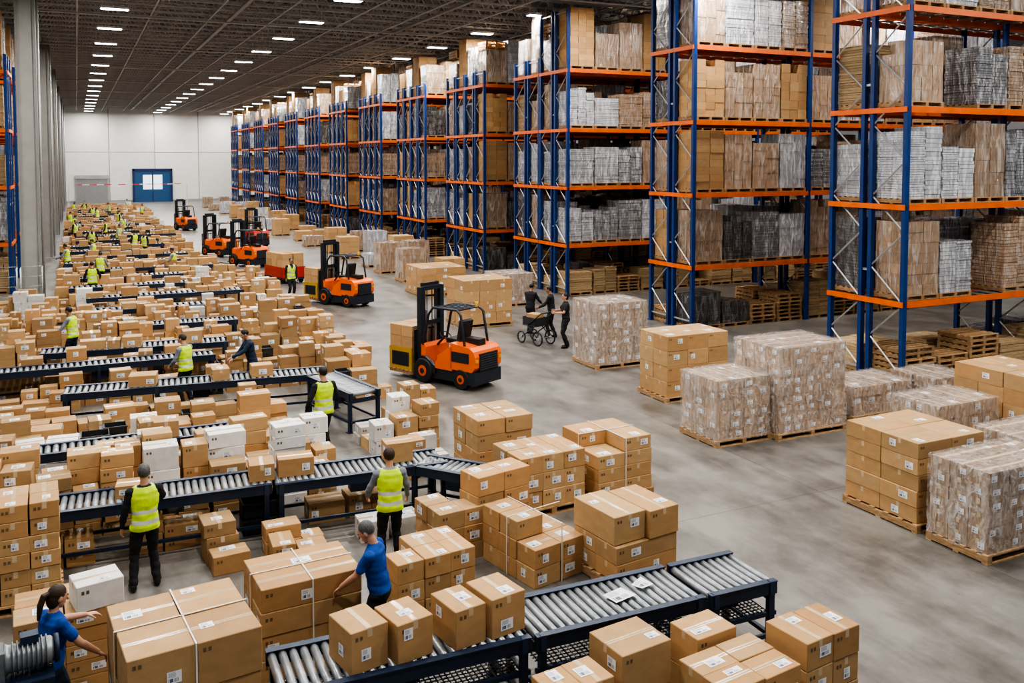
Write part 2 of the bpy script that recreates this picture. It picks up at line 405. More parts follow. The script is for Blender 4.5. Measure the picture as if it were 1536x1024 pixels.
    b0=len(V); V+=eb.v; Fc+=[tuple(i+b0 for i in f_) for f_ in eb.f]; Mi+=eb.m
    out=MB(); out.v=[(x*sc,y*sc,z*sc) for x,y,z in V]; out.f=Fc; out.m=[int(i) for i in Mi]; out.c=[(1,1,1)]*len(Fc); out.s=[True]*len(Fc)
    bpy.data.meshes.remove(me); bpy.data.meshes.remove(hm)
    return out.mesh('worker',mats)
def pm(skin,shirt,trs,hair): return [skin,shirt,trs,hair,M_shoe,M_lips,M_eyew,M_eye,M_vest,M_refl]
PB=personmesh(pm(M_skin,M_blk,M_blk,M_hairG),hl=(-.3,.1,.82),hr=(.26,.42,1.12),feet=((-.17,0),(.15,.05)),head=(-.2,-.1),curl=.3,vox=.008)
PC=personmesh(pm(M_skin,M_gshirt,M_blk,M_hairB),hl=(-.29,.3,.98),hr=(.3,.28,.95),feet=((-.13,0),(.13,.04)),head=(.15,-.15),lean=.06,vox=.008)
PD=personmesh(pm(M_skin,M_bshirt,M_blk,M_hairG),vest=False,short=True,hl=(-.16,.42,1.0),hr=(.18,.40,.98),palm=(0,0,-1),feet=((-.11,.1),(.11,-.05)),head=(.1,-.4),lean=.16,vox=.008)
PA=personmesh(pm(M_skin,M_bshirt,M_nav,M_hairB),vest=False,short=True,female=True,pony=True,hl=(-.16,.5,1.22),hr=(.3,.36,1.0),palm=(0,0,-1),feet=((-.11,0),(.11,.05)),head=(-.1,-.2),lean=.1,vox=.008,sc=.95)
PE=personmesh(pm(M_skin,M_blk,M_blk,M_hairK),hl=(-.32,.1,.92),hr=(.3,.28,1.02),feet=((-.1,0),(.12,.12)),head=(.2,-.2),vox=.01)
PF=personmesh(pm(M_skin,M_gshirt,M_blk,M_hairB),hl=(-.2,.3,.98),hr=(.22,.35,1.02),feet=((-.1,.05),(.1,-.05)),lean=.08,head=(.2,-.25),vox=.012)
PG=personmesh(pm(M_skin,M_nav,M_nav,M_hairK),vest=False,hl=(-.14,.52,1.1),hr=(.16,.45,1.0),palm=(0,0,-1),feet=((-.1,.1),(.1,-.1)),lean=.2,head=(0,-.3),vox=.012)
PH=personmesh(pm(M_skin2,M_gshirt,M_nav,M_hairK),hl=(-.2,.4,1.05),hr=(.24,.2,.9),feet=((-.1,.1),(.1,-.1)),lean=.12,head=(0,-.2),vox=.014)
PI_=personmesh(pm(M_skin2,M_blk,M_blk,M_hairK),feet=((-.12,0),(.12,.05)),vox=.014)
PN=personmesh(pm(M_skin2,M_blk,M_blk,M_hairK),vest=False,hl=(-.2,.4,1.05),hr=(.2,.4,1.05),lean=.1,head=(0,-.2),feet=((-.1,.08),(.12,-.08)),vox=.012)
PN2=personmesh(pm(M_skin,M_blk,M_blk,M_hairK),vest=False,short=True,female=True,hl=(-.12,.35,1.15),hr=(.1,.35,1.2),head=(.1,-.15),feet=((-.1,.02),(.09,-.06)),vox=.012)
WW='warehouse_worker'
place(WW,PB,(.75,13.35,0),deg(5)); place(WW,PC,(4.05,12.5,0),deg(-10)); place(WW,PD,(3.12,10.05,0),deg(55)); place(WW,PA,(-.35,10.05,0),deg(-60))
place(WW,PE,(4.4,17.85,0),deg(10)).scale=(1.04,1.04,1.04); place(WW,PF,(2.3,23.1,0),deg(40)); place(WW,PG,(3.9,23.2,0),deg(95)); place(WW,PH,(-.2,28.9,0),deg(60))
place(WW,PI_,(8.3,39.2,0),deg(190))
place(WW,PH,(4.2,46.5,0),deg(70)); place(WW,PF,(.9,45.7,0),deg(-20)); place(WW,PE,(.5,41.4,0),deg(0))
PEOPLE=[(.75,13.35),(4.4,17.9),(4.05,12.5),(3.1,10.05),(-.3,10.1),(2.3,23.1),(3.9,23.2),(-.2,28.9),(4.2,46.5),(.9,45.7),(.5,41.4)]
rw=random.Random(8)
for y in range(52,108,6):
    for q in range(2):
        p_=(rw.uniform(-.8,6.0),y+rw.uniform(-1.5,1.5)); PEOPLE.append(p_)
        place(WW,rw.choice((PH,PF,PE,PI_,PH)),(p_[0],p_[1],0),rw.uniform(0,6.2))
place(WW,PN,(14.0,27.5,0),deg(-60)); place(WW,PN,(14.35,26.6,0),deg(50)); place(WW,PN2,(14.0,25.0,0),deg(75))

# ---------------------------------------------------------------- room shell
XL,XR,Y0,Y1,ZC=-14,46,-6,140,14.4
mb=MB(); mb.bx(XL,XR,Y0,Y1,-.2,0,0); mb.obj('floor',[M_floor])
M_ceil=simple('ceiling_deck',(.2,.205,.21),.8,0,.1,1,(6,1,1))
M_wallw=simple('wall_panel_white',(.68,.68,.66),.6,0,.03,1)
M_wallg=simple('wall_panel_grey',(.35,.36,.37),.7,0,.05,1)
M_truss=simple('truss_steel',(.5,.505,.51),.55,.1,.1,2)
mb=MB(); mb.bx(XL,XR,Y0,Y1,ZC,ZC+.2,0)
x=XL
while x<XR:
    mb.bx(x,x+.35,Y0,Y1,ZC-.07,ZC+.01,0,.75); x+=.9
mb.obj('ceiling',[M_ceil])
mb=MB()
mb.bx(XL,XR,Y1,Y1+.3,0,ZC+.2,1)
x=-1.8-12
while x<XR:
    mb.bx(x,x+5.9,Y1-.06,Y1,0.3,7.1,0,R0.uniform(.93,1.03)); mb.bx(x,x+5.9,Y1-.06,Y1,7.18,ZC-.05,0,R0.uniform(.93,1.03)); x+=6.03
mb.obj('wall_far',[M_wallw,M_wallg])
mb=MB(); mb.bx(XL-.3,XL,Y0,Y1,0,ZC+.2,0); mb.obj('wall_left',[M_wallg])
mb=MB(); mb.bx(XR,XR+.3,Y0,Y1,0,ZC+.2,0); mb.obj('wall_right',[M_wallg])
mb=MB(); mb.bx(0,3.9,Y1-.2,Y1-.12,0,3.4,0,.6)
for i in range(16): mb.bx(.1,3.8,Y1-.22,Y1-.18,.05+i*.205,.05+i*.205+.17,0,.6)
mb.bx(-.2,0,Y1-.27,Y1-.11,0,3.6,1,.6);mb.bx(3.9,4.1,Y1-.27,Y1-.11,0,3.6,1,.6);mb.bx(-.2,4.1,Y1-.35,Y1-.11,3.4,3.9,1,.7)
mb.obj('door_1',[M_galv,M_truss])
M_glass=simple('door_window_daylight',(.75,.82,.88),.2)
b=M_glass.node_tree.nodes['Principled BSDF']; b.inputs['Emission Color'].default_value=(.8,.9,1,1); b.inputs['Emission Strength'].default_value=.6
mb=MB(); mb.bx(7.3,12.5,Y1-.2,Y1-.12,0,4.6,0)
mb.bx(7.2,7.5,Y1-.34,Y1-.12,0,4.7,1,.6);mb.bx(12.3,12.6,Y1-.34,Y1-.12,0,4.7,1,.6);mb.bx(7.2,12.6,Y1-.34,Y1-.12,4.5,4.8,1,.6)
mb.bx(9.85,9.95,Y1-.24,Y1-.14,0,4.5,1,.5)
mb.bx(8.6,9.8,Y1-.24,Y1-.14,1.8,3.9,2);mb.bx(10.0,11.2,Y1-.24,Y1-.14,1.8,3.9,2)
M_dblue=simple('door_blue',(.012,.07,.18),.4)
mb.obj('door_2',[M_dblue,M_blue,M_glass])
def joist(mb,y,z0,z1,x0,x1,step=1.25):
    mb.bx(x0,x1,y-.05,y+.05,z1-.08,z1,0); mb.bx(x0,x1,y-.05,y+.05,z0,z0+.08,0)
    x=x0;k=0
    while x<x1-.1:
        a,b_=(z0+.05,z1-.05) if k%2 else (z1-.05,z0+.05)
        mb.bar((x,y,a),(x+step/2,y,b_),.055,0); x+=step/2;k+=1
mb=MB(); joist(mb,0,13.2,14.3,XL+.1,XR-.1,1.3); JM=mb.mesh('joist',[M_truss])
e=bpy.data.objects.new('ceiling_joists',None); COL.objects.link(e)
for i in range(77): place('joist',JM,(0,.5+1.8*i,0),0,e)
mb=MB()
for X in (-1.8,7.2,16.2,25.2,34.2):
    mb.bx(X-.1,X+.1,Y0+.5,Y1-.4,13.1,13.2,0,.6)
for X in (.2,3.4,6.1,9.0,12.4,15.0,18.2,22.5,28):
    mb.tube([(X,Y0+.5,12.95),(X,Y1-.5,12.95)],.04,6,0,1.0,False)
for y in range(8,138,13): mb.tube([(XL+1,y,12.85),(XR-1,y,12.85)],.05,6,0,1.0,False)
mb.obj('ceiling_girders',[M_truss])
M_conc=simple('column_grey',(.3,.295,.28),.75,0,.08,2)
for y in (42,62,80,98,116,132):
    mb=MB(); w=.32
    mb.bx(-w,w,-w,w,0,13.1,0)
    for sx in (-1,1): mb.bx(sx*w-.05,sx*w+.05,-w-.05,w+.05,0,13.0,0,.75)
    mb.bx(-.5,.5,-.5,.5,0,.08,1); mb.bx(-.45,.45,-.45,.45,12.7,13.09,0,.7)
    mb.tube([(w+.12,-.1,0.0),(w+.12,-.1,12.8)],.05,8,1,.9,False)
    mb.obj('support_column',[M_conc,M_galv],(-1.75,y,0))
M_em,nt,b=newmat('led_diffuser'); b.inputs['Base Color'].default_value=(.9,.9,.9,1); b.inputs['Emission Color'].default_value=(1,.99,.97,1); b.inputs['Emission Strength'].default_value=22
mb=MB(); lights=[]
ys=[-2+6.6*i for i in range(22)]
for X in (-8.5,1.7,10.5,19.6,29,38):
    for y in ys:
        if y>Y1-2: continue
        mb.bx(X-.6,X+.6,y-.25,y+.25,12.72,12.82,0); mb.bx(X-.55,X+.55,y-.2,y+.2,12.7,12.722,1)
        mb.tube([(X-.5,y,12.8),(X-.5,y,13.9)],.012,4,0,1,False); mb.tube([(X+.5,y,12.8),(X+.5,y,13.9)],.012,4,0,1,False)
        lights.append((X,y))
mb.obj('ceiling_light_fixtures',[M_wallw,M_em])
ld=bpy.data.lights.new('led_panel','AREA'); ld.shape='RECTANGLE'; ld.size=1.05; ld.size_y=.38; ld.energy=510; ld.color=(1,.96,.905)
le=bpy.data.objects.new('ceiling_lamps',None); COL.objects.link(le)
for i,(X,y) in enumerate(lights):
    if X in (-8.5,38) and i%2: continue
    if y<-1: continue
    o=bpy.data.objects.new('led_panel_lamp',ld); COL.objects.link(o); o.location=(X,y,12.66); o.parent=le
w=bpy.data.worlds.new('World'); scene.world=w; w.use_nodes=True
w.node_tree.nodes['Background'].inputs[0].default_value=(.85,.92,1,1); w.node_tree.nodes['Background'].inputs[1].default_value=.3

# ---------------------------------------------------------------- pallets & cartons
STK=[M_wood,M_card,M_wbrown,M_wgrey,M_wwhite,M_dark,M_sheet,M_tape,M_label,M_white,M_strap,M_black,M_film]
WOOD,CARD,WBR,WGR,WWH,DRK,SHT,TAPE,LAB,WHT,STRAP,BLK,FILM=range(13)
def pallet(mb,x0,y0,z,w,d,t=1):
    for k in (0,.5,1): mb.bx(x0+k*(w-.1),x0+k*(w-.1)+.1,y0,y0+d,z+.022,z+.115,WOOD,t*.8)
    n=6
    for k in range(n):
        yy=y0+k*(d-.1)/(n-1); mb.bx(x0,x0+w,yy,yy+.1,z+.115,z+.14,WOOD,t*R0.uniform(.85,1.15))
    for k in (0,.5,1): mb.bx(x0,x0+w,y0+k*(d-.1),y0+k*(d-.1)+.1,z,z+.022,WOOD,t)
def carton(mb,x,y,z,w,d,h,rot=0,t=1,det=1,mat=CARD,r=R0,label=None):
    """x,y = centre of the base"""
    if mat==CARD:
        u=r.uniform(.92,1.05); t=(t,t*u,t*u*u)
    mb.rbox(x,y,z,w,d,h,rot,mat,t,.007 if det>1 else 0)
    if det==0:
        if r.random()<.25:
            mb.quad([(x-.06,y-.05,z+h+.003),(x+.08,y-.05,z+h+.003),(x+.08,y+.05,z+h+.003),(x-.06,y+.05,z+h+.003)],LAB)
        return
    c,sn=math.cos(rot),math.sin(rot)
    def T(a,b_,zz): return (x+c*a-sn*b_,y+sn*a+c*b_,zz)
    e=.002; tw=.028 if det>1 else .03
    if w>=d:
        if det>1: mb.quad([T(-w/2+.007,-.0035,z+h+e*1.6),T(w/2-.007,-.0035,z+h+e*1.6),T(w/2-.007,.0035,z+h+e*1.6),T(-w/2+.007,.0035,z+h+e*1.6)],SHT,.5,False)
        mb.quad([T(-w/2+.007,-tw,z+h+e),T(w/2-.007,-tw,z+h+e),T(w/2-.007,tw,z+h+e),T(-w/2+.007,tw,z+h+e)],TAPE,1,False)
        for q in (-1,1):
            mb.quad([T(q*(w/2+e),-tw*q,z+h-.09),T(q*(w/2+e),tw*q,z+h-.09),T(q*(w/2+e),tw*q,z+h-.004),T(q*(w/2+e),-tw*q,z+h-.004)],TAPE,1,False)
    else:
        mb.quad([T(-tw,-d/2+.007,z+h+e),T(tw,-d/2+.007,z+h+e),T(tw,d/2-.007,z+h+e),T(-tw,d/2-.007,z+h+e)],TAPE,1,False)
        for q in (-1,1):
            mb.quad([T(tw*q,q*(d/2+e),z+h-.09),T(-tw*q,q*(d/2+e),z+h-.09),T(-tw*q,q*(d/2+e),z+h-.004),T(tw*q,q*(d/2+e),z+h-.004)],TAPE,1,False)
    lp=r.random() if label is None else label
    e=.004
    if lp<.5:
        lw=min(.17,w*.4)*r.uniform(.6,1.1); lh=min(.12,h*.45); a=r.uniform(-w/2+.04,max(-w/2+.05,w/2-lw-.04)); zz=z+r.uniform(.05,max(.06,h-lh-.05))
        mb.quad([T(a,-d/2-e,zz),T(a+lw,-d/2-e,zz),T(a+lw,-d/2-e,zz+lh),T(a,-d/2-e,zz+lh)],LAB)
    if .35<lp<.75:
        lw=min(.17,d*.4)*r.uniform(.6,1.1); lh=min(.12,h*.45); a=r.uniform(-d/2+.04,max(-d/2+.05,d/2-lw-.04)); zz=z+r.uniform(.05,max(.06,h-lh-.05))
        mb.quad([T(-w/2-e,a+lw,zz),T(-w/2-e,a,zz),T(-w/2-e,a,zz+lh),T(-w/2-e,a+lw,zz+lh)],LAB)
    if det>1:
        for q in range(2):
            a=-w/2+.05+q*.05
            mb.quad([T(a,-d/2-e*.6,z+h-.1),T(a+.03,-d/2-e*.6,z+h-.1),T(a+.03,-d/2-e*.6,z+h-.06),T(a,-d/2-e*.6,z+h-.06)],SHT,.35,False)
    if (det>1 and (lp>.4 or lp<.25)) or (det==1 and lp>.72):
        lw=min(.2,w*.4)*r.uniform(.6,1.2); lh=min(.14,d*.35)*r.uniform(.7,1.3); a=r.uniform(-w/2+.03,max(-w/2+.04,w/2-lw-.03)); bb=r.uniform(-d/2+.03,max(-d/2+.04,d/2-lh-.03))
        mb.quad([T(a,bb,z+h+e),T(a+lw,bb,z+h+e),T(a+lw,bb+lh,z+h+e),T(a,bb+lh,z+h+e)],LAB)
def grid(mb,x0,y0,z,nx,ny,nz,w,d,h,mat,det,r,jit=.012,trange=(.85,1.12),skip_top=0,gap=.006):
    for k in range(nz):
        for i in range(nx):
            for j in range(ny):
                if k==nz-1 and r.random()<skip_top: continue
                t=r.uniform(*trange)
                carton(mb,x0+(i+.5)*w+r.uniform(-jit,jit),y0+(j+.5)*d+r.uniform(-jit,jit),z+k*h,w-gap,d-gap,h-.003,r.uniform(-jit,jit)*1.2,t,det,mat,r)
def load(mb,x,y,z,kind,r,H,w=1.2,d=1.05,det=0):
    pallet(mb,x,y,z,w,d,r.uniform(.75,1.1)); z+=.14; H-=.14
    if kind in('carton','wrapc','white'):
        mat={'carton':CARD,'wrapc':WBR,'white':WWH}[kind]
        nx=r.choice((2,3)); ny=2; nz=max(2,round(H/r.choice((.26,.34))))
        tt=r.uniform(.7,1.18)
        grid(mb,x+.02,y+.02,z,nx,ny,nz,(w-.04)/nx,(d-.04)/ny,H/nz,mat,det,r,.01,(tt*.85,tt*1.1),.1,.012)
    else:
        mat={'grey':WGR,'sheet':SHT,'dark':DRK,'light':WWH,'bsheet':WBR}[kind]
        n=r.choice((1,2,2,3)); tt=r.uniform(.65,1.18)
        for i in range(n):
            hh=H*r.uniform(.82,1.0); zz=0
            th0=r.uniform(.06,.13)
            while zz<hh-.02:
                th=min(th0*r.uniform(.8,1.2),hh-zz)
                mb.rbox(x+(i+.5)*w/n+r.uniform(-.014,.014),y+d/2+r.uniform(-.014,.014),z+zz,w/n-.025,d-.04,th-.008,r.uniform(-.015,.015),mat,tt*r.uniform(.78,1.15))
                zz+=th
def tote(mb,x,y,z,w,d,h):
    t=.015; m=BLK
    mb.bx(x-w/2,x+w/2,y-d/2,y+d/2,z,z+t,m,2); mb.bx(x-w/2,x-w/2+t,y-d/2,y+d/2,z,z+h,m,2); mb.bx(x+w/2-t,x+w/2,y-d/2,y+d/2,z,z+h,m,2)
    mb.bx(x-w/2,x+w/2,y-d/2,y-d/2+t,z,z+h,m,2); mb.bx(x-w/2,x+w/2,y+d/2-t,y+d/2,z,z+h,m,2)
    mb.bx(x-w/2-.015,x+w/2+.015,y-d/2-.015,y-d/2,z+h-.03,z+h,m,3); mb.bx(x-w/2-.015,x-w/2,y-d/2,y+d/2,z+h-.03,z+h,m,3)
def pile(mb,x0,x1,y0,y1,h,r,det,white=.08,fill=1.0,z0=0,avoid=(),tot=.05):
    y=y0
    while y<y1-.25:
        d=r.uniform(.36,.56); x=x0+r.uniform(0,.15)
        if y+d>y1+.1: d=max(.25,y1-y)
        while x<x1-.28:
            w=r.uniform(.36,.68); w=min(w,x1-x+.08)
            if r.random()<fill and not any(abs(x+w/2-a)<.5 and abs(y+d/2-b_)<.5 for a,b_ in avoid):
                tgt=h*r.choice((.45,.7,.85,1,1.1))*r.uniform(.9,1.05); bh=r.uniform(.18,.4); z=z0
                if r.random()<tot:
                    for q in range(r.randint(1,3)): tote(mb,x+w/2,y+d/2,z0+q*.27,w-.06,d-.06,.25)
                    x+=w; continue
                wt=r.random()<white; tt=r.uniform(.68,1.14)
                while z+bh<=z0+tgt+.05:
                    carton(mb,x+w/2+r.uniform(-.025,.025),y+d/2+r.uniform(-.02,.02),z,w-.035,d-.035,bh-.004,r.uniform(-.08,.08),tt*r.uniform(.9,1.08),det,WHT if wt else CARD,r)
                    z+=bh
            x+=w
        y+=d

# ---------------------------------------------------------------- pallet racking
BAY=5.3; LV=(2.3,4.85,7.4,10.0)
def rackmesh(nb,top):
    mb=MB(); ys=(0,1.1,1.4,2.5)
    for k in range(nb+1):
        X=k*BAY
        for y in ys:
            mb.bx(X-.07,X+.07,y-.06,y+.06,0,top,0); mb.bx(X-.11,X+.11,y-.09,y+.09,0,.02,0)
        for a,b_ in ((0,1.1),(1.4,2.5)):
            z=.3;q=0
            while z<top-.9:
                y_a,y_b=(a,b_) if q%2==0 else (b_,a)
                mb.bar((X,y_a,z),(X,y_b,z+.95),.035,2); z+=.95;q+=1
            for zz in (.3,top-.15): mb.bx(X-.02,X+.02,a,b_,zz,zz+.05,2)
        mb.bx(X-.03,X+.03,1.1,1.4,3,3.06,2);mb.bx(X-.03,X+.03,1.1,1.4,8,8.06,2)
    for z in LV:
        for k in range(nb):
            for y in ys:
                s=-.055 if y in(0,1.4) else .055
                mb.bx(k*BAY+.06,(k+1)*BAY-.06,y+s-.025,y+s+.025,z-.16,z,1)
            for i in range(9):
                xx=k*BAY+.35+i*.57; mb.bx(xx,xx+.06,0,1.1,z-.05,z-.01,2,.8); mb.bx(xx,xx+.06,1.4,2.5,z-.05,z-.01,2,.8)
        mb.bx(-.11,-.04,-.06,2.56,z-.15,z-.01,1)
    return mb.mesh('pallet_rack',[M_blue,M_orange,M_galv])
def stockmesh(nb,seed):
    r=random.Random(seed); mb=MB()
    for li,z in enumerate((0,)+LV):
        for row,(y) in enumerate((.02,1.42)):
            for k in range(nb):
                pk=r.choice([('grey','light','wrapc','grey'),('wrapc','light','light','bsheet'),('bsheet','wrapc','grey','white'),('carton','wrapc','wrapc','white'),('light','grey','grey','wrapc')])
                for i in range(4):
                    xx=k*BAY+.1+i*1.28
                    if r.random()<.02: continue
                    if li==0:
                        kind=r.choice(('sheet','sheet','dark','pal','pal','pal'))
                        if kind=='pal':
                            for q in range(r.randint(2,9)): pallet(mb,xx+r.uniform(-.02,.02),y+r.uniform(-.03,.03),q*.145,1.18,1.05,r.uniform(.7,1.05))
                        else: load(mb,xx,y,0,kind,r,r.uniform(.8,1.5),1.2,1.05)
                    else:
                        kind=pk[(i+r.choice((0,0,1)))%4] if r.random()<.85 else r.choice(('sheet','dark','bsheet'))
                        H=r.uniform(1.6,2.2) if li<4 else r.uniform(1.6,3.0)
                        load(mb,xx,y-.02,z,kind,r,H,1.25,1.08)
                        if li==4 and H<2.0 and r.random()<.4:
                            for q in range(r.randint(1,4)): pallet(mb,xx+r.uniform(-.03,.03),y+r.uniform(-.03,.03),z+H+.01+q*.145,1.2,1.05,r.uniform(.8,1.1))
    return mb.mesh('stock',STK)
RK3h=rackmesh(3,12.6); RK3=rackmesh(3,10.7); RK2=rackmesh(2,10.7); RK1=rackmesh(1,10.7)
ST3=[stockmesh(3,s) for s in (12,2,3)]; ST2=[stockmesh(2,s) for s in (4,5,6)]; ST1=stockmesh(1,9)
k=0
for i in range(13):
    y=16.6+8.95*i
    for q in range(1 if i<2 else 2):
        e=bpy.data.objects.new('pallet_rack',None); COL.objects.link(e); e.location=(19.4,y+q*2.68,0)
        if i<4: place('frame',RK3h if i<3 and q==0 else RK3,parent=e); place('stock',ST3[k%3],parent=e)
        else: place('frame',RK2,parent=e); place('stock',ST2[k%3],parent=e)
        k+=1
for i in range(10):
    for q in range(1 if i==0 else 2):
        e=bpy.data.objects.new('pallet_rack',None); COL.objects.link(e); e.location=(-2.75,48.5+8.95*i-q*2.68,0); e.rotation_euler=(0,0,pi)
        place('frame',RK1,parent=e); place('stock',ST1,parent=e)

# ---------------------------------------------------------------- conveyors
def conveyor(x0,x1,yc,wid=.8,z=.85,rot=0,pitch=.11,n=10,shelf=False,name='roller_conveyor'):
    mb=MB(); L=x1-x0; h=wid/2
    for s in (-1,1):
        mb.bx(-L/2,L/2,s*h-.03,s*h+.03,z-.12,z+.03,0)
        mb.bx(-L/2,L/2,s*h-.045,s*h+.045,z+.03,z+.04,0,1.3)
    x=-L/2+pitch/2
    while x<L/2-.02:
        mb.tube([(x,-h+.03,z-.02),(x,h-.03,z-.02)],pitch*.42,n,1,R0.uniform(.85,1.1),False); x+=pitch
    k=max(2,int(L/1.9)+1)
    for i in range(k):
        xx=-L/2+.08+i*(L-.16)/(k-1)
        for s in (-1,1):
            mb.bx(xx-.04,xx+.04,s*h-.035,s*h+.035,0,z-.1,0); mb.bx(xx-.07,xx+.07,s*h-.07,s*h+.07,0,.015,0)
        mb.bx(xx-.03,xx+.03,-h,h,z-.2,z-.12,0); mb.bx(xx-.025,xx+.025,-h,h,.2,.25,0)
        mb.bx(xx-.035,xx+.035,-h-.047,-h+.02,z-.13,z+.045,0,1.5)
    for s in (-1,1): mb.bx(-L/2,L/2,s*h-.02,s*h+.02,.2,.25,0)
    mb.bx(-.18,.18,-.12,.12,z-.36,z-.16,0,1.5); mb.tube([(.18,0,z-.27),(.5,0,z-.27)],.085,12,1,.6,False)
    if shelf:
        x=-L/2+.1
        while x<L/2-.08: mb.bx(x,x+.012,-h,h,.5,.512,1,.5); x+=.06
        y=-h
        while y<h: mb.bx(-L/2+.08,L/2-.08,y,y+.012,.49,.5,1,.5); y+=.06
        for s in (-1,1): mb.bx(-L/2,L/2,s*h-.02,s*h+.02,.47,.52,0)
    return mb.obj(name,[M_navy,M_roller],((x0+x1)/2,yc,0),rot)
conveyor(1.65,4.3,8.88,.86,rot=-.03,shelf=True); conveyor(4.35,6.55,8.78,.86,rot=-.03,shelf=True); conveyor(6.6,7.58,8.7,.86,rot=-.03,z=.86,shelf=True)
conveyor(-.9,2.7,14.75,.75,rot=-.06); conveyor(2.75,5.6,14.5,.75,rot=-.06)
conveyor(4.9,6.4,13.75,.6,rot=-.9)
conveyor(-.4,5.4,21.9,.75,rot=-.1,pitch=.13,n=8)
conveyor(4.35,6.5,20.2,.7,rot=-1.35,pitch=.13,n=8)
conveyor(-1.0,3.8,26.8,.75,rot=-.08,pitch=.14,n=6)
conveyor(1.0,4.6,30.2,.75,rot=-.05,pitch=.14,n=6)
conveyor(-2.2,2.6,17.75,.6,pitch=.13,n=8)
conveyor(-2.4,3.2,24.9,.6,pitch=.14,n=6)
# drive motor on its stand at the left end of the front line
mb=MB()
for x in (-.28,.28):
    for y in (-.2,.2): mb.bx(x-.03,x+.03,y-.03,y+.03,0,1.2,0)
mb.bx(-.32,.32,-.24,.24,1.2,1.25,0); mb.bx(-.3,.3,-.22,.22,.3,.34,0)
mb.bx(-.32,-.08,-.12,.12,1.25,1.52,1,.8)
mb.tube([(-.08,0,1.4),(-.05,0,1.4),(.3,0,1.4),(.33,0,1.4)],[.15,.125,.125,.1],20,1,.9,False)
for i in range(8): mb.tube([(-.02+i*.04,0,1.4),(-.008+i*.04,0,1.4)],.145,20,1,.75,False)
mb.tube([(.33,0,1.4),(.37,0,1.4)],.13,20,0,1,False); mb.bx(.05,.2,-.06,.06,1.52,1.6,0,1.4)
mb.obj('conveyor_drive_motor',[M_navy,M_roller],(-.62,9.3,0),.1)
r=random.Random(5)
mb=MB()
carton(mb,2.5,8.8,.87,.42,.5,.44,.2,1.02,2,label=.4); carton(mb,2.98,8.78,.87,.42,.5,.42,.2,1.0,2,label=.1)
carton(mb,3.6,8.78,.87,.38,.52,.42,.17,.97,2,label=.6); carton(mb,4.06,8.82,.87,.44,.52,.44,.17,1.03,2,label=.15)
mb.quad([(5.5,8.6,.9),(5.8,8.65,.91),(5.75,8.9,.9),(5.45,8.82,.905)],LAB); mb.quad([(5.95,8.75,.91),(6.15,8.8,.9),(6.1,9.0,.915),(5.9,8.9,.9)],LAB)
mb.obj('cardboard_boxes_on_conveyor',STK)

def stack(name,x0,y0,nx,ny,nz,w,d,h,mat=CARD,det=2,pal=True,rot=0,skip=0,straps=0,seed=0,tr=(.84,1.1),jit=.01):
    rr_=random.Random(seed+int(x0*100)); mb=MB(); W_,D_=nx*w,ny*d
    mb.frame(-W_/2,-D_/2,0,0)
    z=0
    if pal: pallet(mb,-.03,-.03,0,W_+.06,D_+.06,1.05); z=.14
    grid(mb,0,0,z,nx,ny,nz,w,d,h,mat,det,rr_,jit,tr,skip)
    H=z+nz*h
    for s in range(straps):
        fx=W_*(s+1)/(straps+1); e=.02
        mb.bx(fx-.008,fx+.008,-e,-e+.004,z,H+.006,STRAP); mb.bx(fx-.008,fx+.008,-e,D_+e,H+.004,H+.009,STRAP)
        fy=D_*(s+1)/(straps+1)
        mb.bx(-e,-e+.004,fy-.008,fy+.008,z,H+.006,STRAP); mb.bx(-e,W_+e,fy-.008,fy+.008,H+.004,H+.009,STRAP)
    if mat in (WBR,WWH) and y0<34: mb.film(-.02,W_+.02,-.02,D_+.02,.1,H+.01,FILM,x0)
    return mb.obj(name,STK,(x0+W_/2,y0+D_/2,0),rot)
S='stacked_cartons_on_pallet'; WS='film_wrapped_pallet_stack'
stack(S,12.05,9.95,2,2,5,.78,.75,.265)
stack(WS,12.05,8.7,4,3,6,.46,.34,.205,WBR,1)
stack(WS,11.9,14.8,4,3,6,.36,.4,.21,WBR,1,tr=(1.0,1.5))
stack(WS,13.4,14.6,5,4,9,.38,.36,.205,WBR,1,tr=(1.0,1.5))
stack(S,13.0,18.1,3,2,4,.63,.6,.38)
stack(WS,13.3,21.9,4,3,7,.42,.45,.25,WBR,1,tr=(.9,1.2))
stack(S,12.3,29.4,3,2,4,.64,.8,.39,det=1)
stack(S,13.5,37.0,3,3,4,.7,.7,.28,det=1)
stack(WS,15.4,33.0,3,3,4,.5,.5,.3,WBR,1)
stack(WS,15.7,12.5,4,2,3,.45,.6,.28,WBR,1,tr=(1,1.4),jit=.03)
stack(WS,15.9,14.9,4,2,3,.45,.6,.22,WBR,1,tr=(1,1.4),jit=.03)
stack(WS,17.9,14.4,3,2,3,.45,.6,.25,WBR,1,tr=(.8,1.1),jit=.03)
stack(S,17.8,12.0,3,3,4,.5,.6,.33,det=1)
stack(WS,14.6,9.6,4,3,5,.46,.42,.21,WBR,1)
stack(WS,14.6,7.9,4,3,5,.46,.42,.21,WBR,1)
stack(S,16.6,9.4,3,3,5,.55,.5,.25,det=1)
rr=random.Random(3)
for i,y in enumerate((42,45.5,49,53,57,62,67,72,78,84,90,97,104,112,120)):
    for q in range(2):
        stack(S if rr.random()<.6 else WS,14.2+q*1.9+rr.uniform(-.2,.4),y+rr.uniform(-.4,.4),2,2,rr.randint(2,5),.6,.6,.3,CARD if rr.random()<.6 else rr.choice((WBR,WWH)),0)
stack(S,6.4,14.7,2,2,4,.56,.55,.29,rot=.03)
stack(S,6.5,13.2,3,2,3,.43,.5,.3,rot=.05)
stack(S,8.0,13.2,2,2,4,.58,.6,.24,rot=.05,straps=1,skip=.2)
stack('stacked_cartons',5.5,11.0,2,3,3,.48,.42,.28,rot=.2,pal=False,skip=.2,straps=1)
